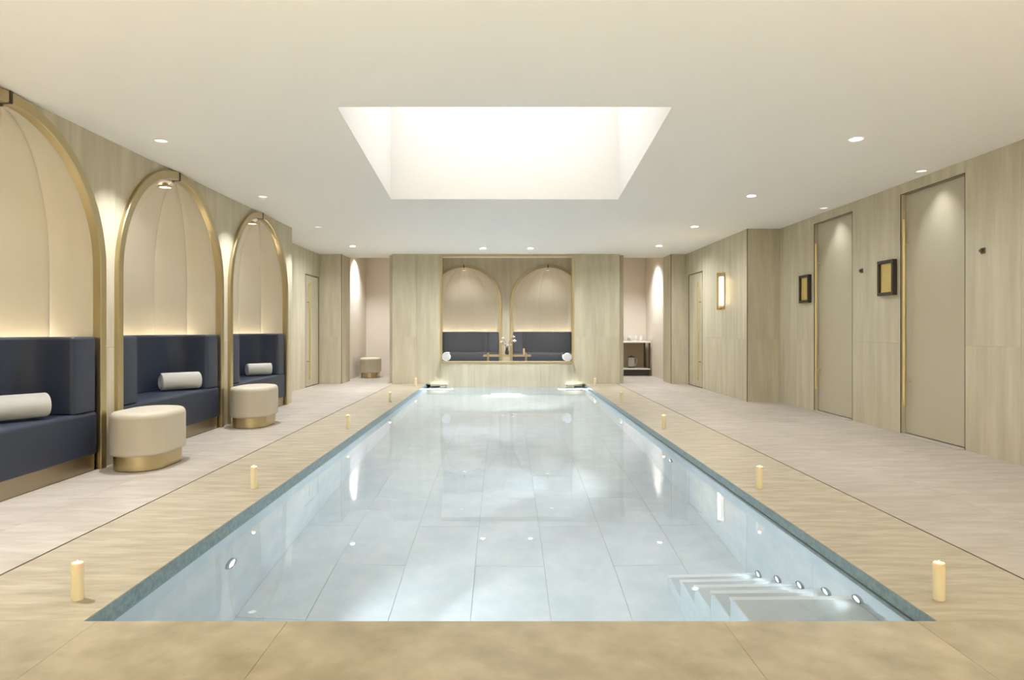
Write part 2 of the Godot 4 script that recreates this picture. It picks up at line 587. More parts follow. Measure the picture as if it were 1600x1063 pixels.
# ---------------------------------------------------------------- pool
func build_pool() -> void:
	var f := setting("floor_pool")
	part("bed", finish(box_at(P(POOL_L - 0.2, POOL_Y - 0.3, POOL_N - 0.2), P(POOL_R + 0.2, POOL_Y - 0.006, POOL_F + 0.2))), M.pool_grout, f)
	var lines := [POOL_L, -1.19, -0.70, -0.21, 0.28, 0.77, 1.26, POOL_R]
	for c in lines.size() - 1:
		var d := POOL_N - (0.74 if c % 2 else 0.0)
		while d < POOL_F - 0.01:
			var a := maxf(d, POOL_N)
			var b := minf(d + 1.48, POOL_F)
			if b - a > 0.02:
				part("pool_tile", finish(block(Vector3(lines[c + 1] - lines[c] - 0.003, 0.02, b - a - 0.003), 0.001)), M.pool_tile[rng.randi() % 5], f, P((lines[c] + lines[c + 1]) / 2, POOL_Y - 0.01, (a + b) / 2))
			d += 1.48
	var sides := {
		"wall_pool_left": [P(POOL_L - 0.2, POOL_Y - 0.01, POOL_N - 0.2), P(POOL_L, -0.1, POOL_F + 0.2)],
		"wall_pool_right": [P(POOL_R, POOL_Y - 0.01, POOL_N - 0.2), P(POOL_R + 0.2, -0.1, POOL_F + 0.2)],
		"wall_pool_near": [P(POOL_L, POOL_Y - 0.01, POOL_N - 0.2), P(POOL_R, -0.1, POOL_N)],
		"wall_pool_far": [P(POOL_L, POOL_Y - 0.01, POOL_F), P(POOL_R, -0.1, POOL_F + 0.2)]}
	for k in sides:
		var w := setting(k)
		part("pool_lining", finish(box_at(sides[k][0], sides[k][1])), M.pool_wall, w)
	# the tiled band at the waterline, in lengths
	for s in [["wall_rim_left", POOL_L - 0.012, POOL_L + 0.002], ["wall_rim_right", POOL_R - 0.002, POOL_R + 0.012]]:
		var r := setting(s[0], "grey-green stone band along the waterline")
		var d := POOL_N
		while d < POOL_F - 0.05:
			var e := minf(d + 1.153, POOL_F)
			part("rim_tile", finish(box_at(P(s[1], -0.1, d + 0.001), P(s[2], -0.003, e - 0.001))), M.rim, r)
			d = e
	var rr := setting("trim_3", "dark metal line along the right waterline")
	part("line", finish(box_at(P(POOL_R - 0.004, -0.066, POOL_N), P(POOL_R - 0.002, -0.058, POOL_F))), M.steel, rr)
	var near := setting("wall_rim_near", "grey-green stone band along the waterline")
	part("rim_tile", finish(box_at(P(POOL_L, -0.1, POOL_N - 0.012), P(POOL_R, -0.003, POOL_N + 0.002))), M.rim, near)
	# water
	var n := FastNoiseLite.new()
	n.seed = 5
	n.frequency = 0.55
	n.fractal_octaves = 2
	var t := PackedVector3Array()
	var nx := 44
	var nz := 150
	var v := []
	for i in nx + 1:
		var row := PackedVector3Array()
		for k in nz + 1:
			var x := lerpf(POOL_L, POOL_R, float(i) / nx)
			var d := lerpf(POOL_N, POOL_F, float(k) / nz)
			row.append(P(x, WATER + 0.0022 * n.get_noise_2d(x, d * 0.8), d))
		v.append(row)
	for i in nx:
		for k in nz:
			quad(t, v[i][k], v[i][k + 1], v[i + 1][k + 1], v[i + 1][k])
	var water := part("pool_water", water_mesh(t), M.water, self)
	water.set_meta("label", "clear still water filling the long white pool")
	water.set_meta("category", "water")
	water.set_meta("kind", "stuff")
	# steps in the near right corner
	var st := thing("pool_steps", "white underwater steps in the near right corner of the pool", "steps", P(1.36, POOL_Y, 3.5))
	for i in 5:
		var top := -0.325 - 0.245 * i
		var d1 := 3.28 + 0.31 * i
		var d0 := POOL_N + 0.002 if i == 0 else d1 - 0.31
		var lo := P(1.08, POOL_Y + 0.001, d0) - st.position
		var hi := P(POOL_R - 0.001, top, d1) - st.position
		part("step", finish(box_at(Vector3(lo.x, lo.y, hi.z), Vector3(hi.x, hi.y, lo.z), 0.004)), M.step, st)
		part("nosing", finish(box_at(Vector3(lo.x - 0.003, hi.y - 0.02, hi.z - 0.003), Vector3(hi.x, hi.y + 0.003, hi.z + 0.035))), M.nosing, st)
	# lamps
	var lamp_mesh := finish(lathe([[0.0, 0.012], [0.045, 0.012], [0.05, 0.008], [0.05, 0.0], [0.0, 0.0]], 24))
	var ring_mesh := finish(lathe([[0.05, 0.0], [0.068, 0.0], [0.068, 0.014], [0.062, 0.02], [0.053, 0.018], [0.05, 0.010], [0.05, 0.0]], 28))
	var big := [
		[P(POOL_L, -0.63, 4.01), Vector3.RIGHT, "round underwater lamp near the left front end of the pool"],
		[P(POOL_R, -0.613, 6.8), Vector3.LEFT, "round underwater lamp in the right wall, halfway along the pool"],
		[P(POOL_L, -0.62, 9.6), Vector3.RIGHT, "round underwater lamp in the left pool wall, deeper into the room"],
		[P(POOL_R, -0.62, 12.4), Vector3.LEFT, "round underwater lamp in the right pool wall near the spouts"]]
	for b in big:
		var l := thing("pool_lamp", b[2], "lamp", b[0], 0.0, "underwater wall lamps")
		var aim: Vector3 = b[1]
		l.basis = Basis(aim.cross(Vector3.UP).normalized(), aim, Vector3.UP.cross(aim).cross(aim).normalized()) if false else Basis(Quaternion(Vector3.UP, aim))
		part("lamp_lens", lamp_mesh, M.lamp_cool, l)
		part("lamp_ring", ring_mesh, M.chrome, l)
		spot(l, Vector3(0, 0.03, 0), Vector3.UP, POOL_LAMP * 0.85, 58.0, 0.4, COOL, 0.045)
		spot(l, Vector3(0, 0.031, 0), Vector3.UP, POOL_LAMP * 1.1, 36.0, 0.12, COOL, 0.03)
	for i in 5:
		var l := thing("step_lamp", "small round lamp in the pool wall above the %s underwater step" % ["topmost", "second", "middle", "fourth", "lowest"][i], "lamp", P(POOL_R, -0.272 - 0.2455 * i, 3.2 + 0.313 * i), 0.0, "lamps beside the pool steps")
		l.basis = Basis(Quaternion(Vector3.UP, Vector3.LEFT))
		var lens := part("lamp_lens", lamp_mesh, M.lamp_cool, l)
		lens.scale = Vector3(0.62, 0.8, 0.62)
		var ring := part("lamp_ring", ring_mesh, M.chrome, l)
		ring.scale = Vector3(0.62, 0.8, 0.62)
		spot(l, Vector3(0, 0.025, 0), Vector3.UP, 0.004, 60.0, 0.4, COOL, 0.025)

func water_mesh(t: PackedVector3Array) -> ArrayMesh:
	var st := SurfaceTool.new()
	st.begin(Mesh.PRIMITIVE_TRIANGLES)
	st.set_smooth_group(0)
	for i in range(0, t.size(), 3):
		var n := (t[i + 2] - t[i]).cross(t[i + 1] - t[i])
		var order := [0, 1, 2] if n.y > 0 else [0, 2, 1]
		for k in order:
			st.add_vertex(t[i + k])
	st.index()
	st.generate_normals()
	return st.commit()

# ---------------------------------------------------------------- walls
# Clads a flat wall with slabs: o is the wall's lower corner, u runs along it, n points into the room; holes are outlines (along, up).
func clad(parent: Node3D, o: Vector3, u: Vector3, n: Vector3, cuts: Array, holes: Array, top := HALL, low := 0.0, rows := [0.97]) -> void:
	var levels := [low]
	for r in rows:
		levels.append(r)
	levels.append(top)
	for i in cuts.size() - 1:
		for k in levels.size() - 1:
			var polys := [rect(cuts[i] + 0.001, levels[k] + (0.001 if k else 0.0), cuts[i + 1] - 0.001, levels[k + 1] - 0.001)]
			for h in holes:
				var next := []
				for p in polys:
					for q in Geometry2D.clip_polygons(p, h):
						if not Geometry2D.is_polygon_clockwise(q):
							next.append(q)
				polys = next
			for p in polys:
				var area := 0.0
				for j in p.size():
					area += p[j].cross(p[(j + 1) % p.size()])
				if absf(area) < 0.002:
					continue
				part("wall_slab", finish(slab(p, o, u, Vector3.UP, -n * 0.03), 20.0), M.wall[rng.randi() % 6], parent)

func spaced(a: float, b: float, wide: float) -> Array:
	var n := maxi(1, roundi((b - a) / wide))
	var list := []
	for i in n + 1:
		list.append(a + (b - a) * i / n)
	return list

const ALCOVES := [4.473, 6.80, 9.14]
const SPRING := 1.595

func arch(center: float, r: float, spring: float) -> PackedVector2Array:
	var p := PackedVector2Array([Vector2(center - r, -0.1), Vector2(center + r, -0.1)])
	for i in 41:
		var a := PI * i / 40
		p.append(Vector2(center + cos(a) * r, spring + sin(a) * r))
	return p

func build_walls() -> void:
	# left wall, with three arched openings
	var wl := setting("wall_left")
	var holes := []
	for d in ALCOVES:
		holes.append(arch(d + 3.2, 1.06, SPRING))
	clad(wl, P(WALL_L, 0, -3.2), Vector3(0, 0, -1), Vector3.RIGHT, spaced(0, 13.7, 0.585), holes)
	part("backing", finish(box_at(P(-4.6, -0.3, -3.4), P(-4.35, HALL + 0.2, 17.6))), M.wall_base, wl)
	part("backing", finish(box_at(P(-4.35, 0.0, 3.2), P(WALL_L - 0.031, HALL, 3.3))), M.wall_base, wl)
	part("backing", finish(box_at(P(-4.35, 0.0, 10.36), P(WALL_L - 0.031, HALL, 10.5))), M.wall_base, wl)
	# left wall beyond the alcoves
	var wf := setting("wall_left_far")
	clad(wf, P(-3.83, 0, 10.5), Vector3(0, 0, -1), Vector3.RIGHT, [0.0, 0.6, 1.2, 1.8, 2.4, 3.0, 3.65], [rect(2.65, -0.1, 3.62, 2.2)])
	part("backing", finish(box_at(P(-4.35, -0.02, 10.5), P(-3.9, HALL, 17.6))), M.wall_base, wf)
	clad(wf, P(-3.83, 0, POOL_F), Vector3.RIGHT, Vector3(0, 0, 1), [0.0, 0.46], [])
	# right wall with two glass doors
	var wr := setting("wall_right")
	var doors := [rect(6.335 + 3.2, -0.1, 7.37 + 3.2, 2.57), rect(8.387 + 3.2, -0.1, 9.43 + 3.2, 2.57)]
	clad(wr, P(WALL_R, 0, -3.2), Vector3(0, 0, -1), Vector3.LEFT, [0.0, 0.7, 1.4, 2.1, 2.8, 3.5, 4.2, 4.9, 5.6, 6.3, 7.0, 7.7, 8.25, 8.85, 9.535, 10.05, 10.57, 11.08, 11.587, 12.1, 12.63, 13.2, 13.8], doors)
	part("backing", finish(box_at(P(WALL_R + 0.09, -0.3, -3.4), P(4.7, HALL + 0.2, 17.6))), M.wall_base, wr)
	var jambs := PackedVector3Array()
	for s in [[-3.2, 6.335], [7.37, 8.387], [9.43, 10.6]]:
		jambs.append_array(box_at(P(WALL_R + 0.031, 0, s[0]), P(WALL_R + 0.09, HALL, s[1])))
	for s in [[6.335, 7.37], [8.387, 9.43]]:
		jambs.append_array(box_at(P(WALL_R + 0.031, 2.57, s[0]), P(WALL_R + 0.09, HALL, s[1])))
	part("backing", finish(jambs, 10.0), M.wall[0], wr)
	# step and the right wall beyond it
	var ws := setting("wall_right_far")
	clad(ws, P(3.755, 0, 10.6), Vector3.RIGHT, Vector3(0, 0, 1), [0.0, 0.505], [])
	clad(ws, P(3.755, 0, 10.601), Vector3(0, 0, -1), Vector3.LEFT, [0.0, 0.6, 1.2, 1.8, 2.389, 2.9, 3.549], [rect(2.389, -0.1, 3.389, 2.24)])
	part("backing", finish(box_at(P(3.82, -0.02, 10.632), P(WALL_R + 0.09, HALL, 17.6))), M.wall_base, ws)
	clad(ws, P(3.44, 0, POOL_F), Vector3.RIGHT, Vector3(0, 0, 1), [0.0, 0.315], [])
	for s in [[P(3.755, 0, 10.6), 1], [P(3.44, 0, POOL_F), 2]]:
		var at: Vector3 = s[0]
		part("corner_strip", finish(box_at(at + Vector3(-0.004, 0, -0.004), at + Vector3(0.004, HALL, 0.004))), M.brass_dark, ws)
	var cs := P(-3.37, 0, POOL_F)
	part("corner_strip", finish(box_at(cs + Vector3(-0.004, 0, -0.004), cs + Vector3(0.004, HALL, 0.004))), M.brass_dark, wf)
	# end wall over the water, with the glazed opening
	var wb := setting("wall_back")
	clad(wb, P(-2.32, 0, POOL_F), Vector3.RIGHT, Vector3(0, 0, 1), [0.0, 0.5, 0.994], [])
	clad(wb, P(0, 0, POOL_F), Vector3.RIGHT, Vector3(0, 0, 1), [-1.326, -0.64, 0.05, 0.74, 1.426], [], 0.427, -0.1, [])
	clad(wb, P(1.426, 0, POOL_F), Vector3.RIGHT, Vector3(0, 0, 1), [0.0, 0.45, 0.948], [])
	var core := PackedVector3Array()
	core.append_array(box_at(P(-2.3, -0.02, POOL_F + 0.031), P(-1.34, HALL, POOL_F + 0.25)))
	core.append_array(box_at(P(1.44, -0.02, POOL_F + 0.031), P(2.36, HALL, POOL_F + 0.25)))
	core.append_array(box_at(P(-1.34, -0.09, POOL_F + 0.031), P(1.44, 0.425, POOL_F + 0.25)))
	part("backing", finish(core, 10.0), M.wall[1], wb)
	# wall behind the viewer
	var wn := setting("wall_front")
	clad(wn, P(-4.3, 0, -3.2), Vector3.RIGHT, Vector3(0, 0, -1), spaced(0, 8.6, 0.6), [])
	part("backing", finish(box_at(P(-4.6, -0.3, -3.45), P(4.7, HALL + 0.2, -3.24))), M.wall_base, wn)

# ---------------------------------------------------------------- the glazed opening and the lounge behind it
func build_far_room() -> void:
	var w := setting("window_2", "brass-framed glazed opening above the far end of the pool")
	var fr := PackedVector3Array()
	var z0 := POOL_F - 0.012
	var z1 := POOL_F + 0.12
	fr.append_array(box_at(P(-1.326, 0.427, z0), P(-1.29, 2.675, z1)))
	fr.append_array(box_at(P(1.39, 0.427, z0), P(1.426, 2.675, z1)))
	fr.append_array(box_at(P(-1.29, 2.635, z0), P(1.39, 2.675, z1)))
	fr.append_array(box_at(P(-1.29, 0.427, z0), P(1.39, 0.455, z1)))
	part("window_frame", finish(fr, 10.0), M.brass, w)
	part("sill", finish(box_at(P(-1.34, 0.425, z1), P(1.44, 0.45, POOL_F + 0.42))), M.wall[2], w)
	part("glass_pane", finish(box_at(P(-1.29, 0.455, POOL_F + 0.235), P(1.39, 2.635, POOL_F + 0.243))), M.glass, w)
	# lounge shell
	var z := 19.5
	var f := setting("floor_lounge")
	part("lounge_slab", finish(box_at(P(-2.5, -0.02, POOL_F + 0.25), P(2.6, 0.0, z + 1.2))), M.floor[0], f)
	var c := setting("ceiling_lounge")
	part("lounge_plaster", finish(box_at(P(-2.5, 3.4, POOL_F + 0.1), P(2.6, 3.5, z + 1.2))), M.plaster, c)
	part("lounge_plaster", finish(box_at(P(-2.3, HALL, POOL_F + 0.1), P(2.36, 3.4, POOL_F + 0.25))), M.plaster, c)
	var s := setting("wall_lounge_left")
	part("lounge_plaster", finish(box_at(P(-2.42, 0, POOL_F + 0.25), P(-2.3, 3.4, z + 1.2))), M.wall[1], s)
	var s2 := setting("wall_lounge_right")
	part("lounge_plaster", finish(box_at(P(2.36, 0, POOL_F + 0.25), P(2.5, 3.4, z + 1.2))), M.wall[1], s2)
	var b := setting("wall_lounge_back")
	var holes := [arch(-1.16, 1.06, 1.885), arch(1.235, 1.06, 1.885)]
	clad(b, P(0, 0, z), Vector3.RIGHT, Vector3(0, 0, 1), [-2.3, -1.16, 0.035, 1.235, 2.36], holes, 3.4, 0.0, [])
	part("backing", finish(box_at(P(-2.5, 0, z + 1.0), P(2.6, 3.5, z + 1.2))), M.wall_base, b)

func build_corridors() -> void:
	var w := setting("wall_corridor_left")
	part("corridor_plaster", finish(box_at(P(-3.9, 0, POOL_F + 0.031), P(-3.37, HALL - 0.001, 14.92))), M.wall[3], w)
	part("corridor_plaster", finish(box_at(P(-3.9, 0, 14.92), P(-3.48, 3.0, 17.2))), M.corridor, w)
	var w2 := setting("wall_corridor_right")
	part("corridor_plaster", finish(box_at(P(3.44, 0, POOL_F + 0.031), P(3.82, HALL - 0.001, 14.85))), M.wall[3], w2)
	part("corridor_plaster", finish(box_at(P(3.55, 0, 14.85), P(3.82, 3.0, 17.2))), M.corridor, w2)
	var e := setting("wall_corridor_back")
	part("corridor_plaster", finish(box_at(P(-3.9, 0, 17.2), P(-2.42, 3.0, 17.3))), M.corridor, e)
	part("corridor_plaster", finish(box_at(P(2.5, 0, 17.2), P(3.82, 3.0, 17.3))), M.corridor, e)
	var c := setting("ceiling_corridor")
	part("corridor_plaster", finish(box_at(P(-4.35, 2.95, 14.9), P(-2.42, 3.1, 17.6))), M.corridor, c)
	part("corridor_plaster", finish(box_at(P(2.5, 2.95, 14.9), P(4.3, 3.1, 17.6))), M.corridor, c)
	part("corridor_plaster", finish(box_at(P(-4.35, HALL + 0.2, 14.8), P(-2.42, 3.1, 14.9))), M.corridor, c)
	part("corridor_plaster", finish(box_at(P(2.5, HALL + 0.2, 14.8), P(4.3, 3.1, 14.9))), M.corridor, c)

# ---------------------------------------------------------------- alcoves and banquettes
# Local axes: x along the wall, y up, z out of the wall into the room.
func shell_point(theta: float, s: float, spring: float, puff: float) -> Vector3:
	var a := 1.0 - puff
	var d := 0.65 - puff
	var straight := spring - 0.82
	var total := straight + 1.4
	var q := s * total
	if q < straight:
		return Vector3(a * cos(theta), 0.82 + q, -0.03 - d * sin(theta))
	var phi := minf((q - straight) / 1.4, 0.985) * PI / 2
	return Vector3(a * cos(theta) * cos(phi), spring + (1.0 - puff) * sin(phi), -0.03 - d * sin(theta) * cos(phi))

func shell_panel(k: int, spring: float) -> ArrayMesh:
	var t := PackedVector3Array()
	var nu := 12
	var nv := 30
	var grid := []
	for i in nu + 1:
		var f := float(i) / nu
		f = 0.5 - 0.5 * cos(PI * f)
		var puff := 0.016 * pow(maxf(0.0, 1.0 - pow(absf(2.0 * f - 1.0), 3.0)), 0.6)
		var col := PackedVector3Array()
		for j in nv + 1:
			col.append(shell_point(PI * (k + f) / 7.0, float(j) / nv, spring, puff))
		grid.append(col)
	for i in nu:
		for j in nv:
			quad(t, grid[i][j], grid[i + 1][j], grid[i + 1][j + 1], grid[i][j + 1])
	return finish(t, 75.0)

func arch_band(r0: float, r1: float, spring: float, z0: float, z1: float, a0: float, a1: float, legs: Array) -> PackedVector3Array:
	var inner := PackedVector2Array()
	var outer := PackedVector2Array()
	if legs[0]:
		inner.append(Vector2(r0, 0.0))
		outer.append(Vector2(r1, 0.0))
	var n := 32
	for i in n + 1:
		var a := lerpf(a0, a1, float(i) / n)
		inner.append(Vector2(cos(a) * r0, spring + sin(a) * r0))
		outer.append(Vector2(cos(a) * r1, spring + sin(a) * r1))
	if legs[1]:
		inner.append(Vector2(-r0, 0.0))
		outer.append(Vector2(-r1, 0.0))
	var b := 0.006
	var t := PackedVector3Array()
	var rings := []
	for i in inner.size():
		var p := inner[i]
		var q := outer[i]
		var e := (q - p).normalized() * b
		rings.append([Vector3(p.x, p.y, z0), Vector3(p.x, p.y, z1 - b), Vector3(p.x + e.x, p.y + e.y, z1), Vector3(q.x - e.x, q.y - e.y, z1), Vector3(q.x, q.y, z1 - b), Vector3(q.x, q.y, z0)])
	for i in rings.size() - 1:
		for k in 6:
			var j := (k + 1) % 6
			quad(t, rings[i][k], rings[i + 1][k], rings[i + 1][j], rings[i][j])
	for s in [0, rings.size() - 1]:
		var r: Array = rings[s]
		for k in range(1, 5):
			if s == 0:
				t.append_array([r[0], r[k], r[k + 1]])
			else:
				t.append_array([r[0], r[k + 1], r[k]])
	return t

func make_alcove(label: String, at: Vector3, turn: float, spring: float) -> Node3D:
	var o := thing("arched_alcove", label, "alcove", at, turn, "brass-framed padded alcoves")
	part("arch_frame", finish(arch_band(1.0, 1.08, spring, -0.05, 0.035, 0.0, PI / 2 - 0.01, [true, false])), M.brass, o)
	part("arch_frame", finish(arch_band(1.0, 1.08, spring, -0.05, 0.035, PI / 2 + 0.01, PI, [false, true])), M.brass, o)
	part("joint_plate", finish(box_at(Vector3(-0.014, spring + 0.998, -0.05), Vector3(0.014, spring + 1.079, 0.038))), M.joint, o)
	for k in 7:
		part("padded_panel", shell_panel(k, spring), M.pad, o)
	# light strip hidden behind the backrest
	var path := PackedVector3Array()
	for i in 25:
		var a := lerpf(0.3, PI - 0.3, i / 24.0)
		path.append(Vector3(0.955 * cos(a), 0.92, -0.03 - 0.612 * sin(a)))
	part("led_strip", finish(tube(path, 0.008, 6)), M.led, o)
	for i in 6:
		var a := lerpf(0.55, PI - 0.55, i / 5.0)
		panel_light(o, Vector3(0.955 * cos(a), 0.932, -0.03 - 0.612 * sin(a)), Vector3.UP, COVE, Vector2(0.3, 0.02), COVE_TINT, Vector3(-0.952 * sin(a), 0, -0.602 * cos(a)).normalized())
	return o

func make_alcove_lamp(label: String, at: Vector3, turn: float, spring: float) -> void:
	var l := thing("alcove_downlight", label, "lamp", at, turn, "downlights in the alcove crowns")
	part("lamp_lens", finish(moved(lathe([[0.0, 0.0], [0.055, 0.0], [0.055, 0.01], [0.0, 0.01]], 20), Transform3D(Basis(), Vector3(0, spring + 0.935, -0.11)))), M.lamp_warm, l)
	part("lamp_ring", finish(moved(lathe([[0.055, -0.003], [0.066, -0.003], [0.066, 0.012], [0.055, 0.012], [0.055, -0.003]], 20), Transform3D(Basis(), Vector3(0, spring + 0.935, -0.11)))), M.brass, l)
	part("lamp_mount", finish(moved(lathe([[0.0, 0.012], [0.028, 0.012], [0.028, 0.034], [0.0, 0.034]], 16), Transform3D(Basis(), Vector3(0, spring + 0.935, -0.11)))), M.brass, l)
	spot(l, Vector3(0, spring + 0.92, -0.11), Vector3(0, -1, -0.12), NICHE_LIGHT, 62.0, 0.8, WARM, 0.04)

func bench_back(theta_n: int, a: float, d: float, power: float, z: float) -> PackedVector2Array:
	var p := PackedVector2Array()
	for i in theta_n + 1:
		var th := PI * i / theta_n
		var c := cos(th)
		var s := sin(th)
		p.append(Vector2(signf(c) * pow(absf(c), 2.0 / power) * a, z - pow(maxf(s, 0.0), 2.0 / power) * d))
	return p

func make_banquette(label: String, at: Vector3, turn: float) -> Node3D:
	var o := thing("banquette", label, "bench", at, turn, "navy banquettes in the alcoves")
	if not cache.has("banquette"):
		var seat := bench_back(32, 0.97, 0.585, 2.0, -0.03)
		var plan := PackedVector2Array([Vector2(-0.99, -0.03), Vector2(-0.99, -0.005), Vector2(-0.975, 0.012), Vector2(0.975, 0.012), Vector2(0.99, -0.005), Vector2(0.99, -0.03)])
		plan.append_array(seat.slice(1, seat.size() - 1))
		var plinth := PackedVector2Array()
		for q in plan:
			plinth.append(Vector2(q.x * 0.985, minf(q.y, -0.005)))
		var u := PackedVector2Array([Vector2(0.985, -0.03), Vector2(0.985, -0.012), Vector2(0.965, 0.006), Vector2(0.735, 0.006), Vector2(0.71, -0.012)])
		var inner := bench_back(32, 0.70, 0.41, 4.0, -0.03)
		u.append_array(inner)
		u.append_array([Vector2(-0.71, -0.012), Vector2(-0.735, 0.006), Vector2(-0.965, 0.006), Vector2(-0.985, -0.012), Vector2(-0.985, -0.03)])
		var outer := bench_back(40, 0.945, 0.585, 2.0, -0.03)
		outer.reverse()
		u.append_array(outer.slice(1, outer.size() - 1))
		cache.banquette = [
			finish(loft(plinth, [[0.0, 0.001], [0.0, 0.128]])),
			finish(loft(plan, [[0.01, 0.129], [0.0, 0.14], [0.0, 0.435], [0.004, 0.452], [0.014, 0.464], [0.03, 0.47]]), 50.0),
			finish(loft(u, [[0.006, 0.471], [0.0, 0.478], [0.0, 1.035], [0.004, 1.048], [0.014, 1.058], [0.026, 1.06]]), 50.0)]
	part("plinth", cache.banquette[0], M.bronze, o)
	part("seat", cache.banquette[1], M.navy, o)
	part("backrest", cache.banquette[2], M.navy, o)
	return o

func build_alcoves() -> void:
	var names := ["nearest", "middle", "farthest"]
	for i in 3:
		var at := P(WALL_L, 0, ALCOVES[i])
		make_alcove("%s brass-framed arched alcove of the left wall with cream padded lining" % names[i], at, PI / 2, SPRING)
		make_banquette("navy leather banquette in the %s alcove of the left wall" % names[i], at, PI / 2)
		make_alcove_lamp("small downlight in the crown of the %s left wall alcove" % names[i], at, PI / 2, SPRING)
	for i in 2:
		var at := P([-1.16, 1.235][i], 0, 19.5)
		var side: String = ["left", "right"][i]
		make_alcove("%s arched alcove seen through the glazed opening above the pool" % side, at, 0.0, 1.885)
		make_banquette("navy leather banquette in the %s alcove behind the glazed opening" % side, at, 0.0)
		make_alcove_lamp("downlight in the crown of the %s alcove behind the glazed opening" % side, at, 0.0, 1.885)

# ---------------------------------------------------------------- doors
func build_doors() -> void:
	var bar := finish(tube(PackedVector3Array([Vector3(0, 0.307, 0), Vector3(0, 2.284, 0)]), 0.014, 14))
	var peg := finish(tube(PackedVector3Array([Vector3(0, 0, 0), Vector3(0.085, 0, 0)]), 0.007, 10))
	var k := 1
	for s in [[6.335, 7.37], [8.387, 9.43]]:
		var d := setting("door_%d" % k, "frosted beige glass door with a tall brass bar handle in the right wall")
		var leaf := part("door_leaf", finish(box_at(P(WALL_R + 0.05, 0.012, s[0] + 0.006), P(WALL_R + 0.062, 2.562, s[1] - 0.006), 0.002)), M.frost, d)
		var h := part("handle", bar, M.handle, leaf, P(WALL_R - 0.02, 0, s[1] - 0.1))
		part("standoff", peg, M.handle, leaf, P(WALL_R - 0.02, 2.02, s[1] - 0.1))
		part("standoff", peg, M.handle, leaf, P(WALL_R - 0.02, 0.57, s[1] - 0.1))
		var edge := PackedVector3Array()
		edge.append_array(box_at(P(WALL_R - 0.002, 0.0, s[1] - 0.004), P(WALL_R + 0.006, 2.57, s[1] - 0.001)))
		edge.append_array(box_at(P(WALL_R - 0.002, 2.563, s[0] + 0.004), P(WALL_R + 0.006, 2.569, s[1] - 0.004)))
		edge.append_array(box_at(P(WALL_R - 0.002, 0.0, s[0] + 0.001), P(WALL_R + 0.006, 2.57, s[0] + 0.004)))
		part("door_frame", finish(edge, 10.0), M.brass_dark, d)
		part("threshold", finish(box_at(P(WALL_R - 0.06, 0.0, s[0] + 0.005), P(WALL_R + 0.049, 0.006, s[1] + 0.06))), M.floor[1], d)
		k += 1
	# two stone doors with brass bars at the far end
	for s in [[-3.83, 13.15, 14.12, 1.0, 2.2, 13.3], [3.755, 12.99, 13.99, -1.0, 2.24, 13.14]]:
		var x: float = s[0]
		var side: float = s[3]
		var d := setting("door_%d" % k, "stone-clad door with a brass bar handle at the far end of the %s wall" % ("left" if side > 0 else "right"))
		var leaf := part("door_leaf", finish(box_at(P(x - side * 0.012, 0.01, s[1] + 0.02), P(x - side * 0.04, s[4] - 0.02, s[2] - 0.02))), M.wall[4], d)
		var fr := PackedVector3Array()
		fr.append_array(box_at(P(x + side * 0.004, 0, s[1]), P(x - side * 0.05, s[4], s[1] + 0.014)))
		fr.append_array(box_at(P(x + side * 0.004, 0, s[2] - 0.014), P(x - side * 0.05, s[4], s[2])))
		fr.append_array(box_at(P(x + side * 0.004, s[4] - 0.014, s[1] + 0.014), P(x - side * 0.05, s[4], s[2] - 0.014)))
		part("door_frame", finish(fr, 10.0), M.bronze, d)
		var hb := part("handle", finish(tube(PackedVector3Array([Vector3(0, 0.15, 0), Vector3(0, 2.02, 0)]), 0.016, 12)), M.handle, leaf, P(x + side * 0.05, 0, s[5]))
		for y in [0.5, 1.65]:
			part("standoff", finish(tube(PackedVector3Array([Vector3.ZERO, Vector3(-side * 0.063, 0, 0)]), 0.01, 8)), M.brass, leaf, P(x + side * 0.05, y, s[5]))
		k += 1

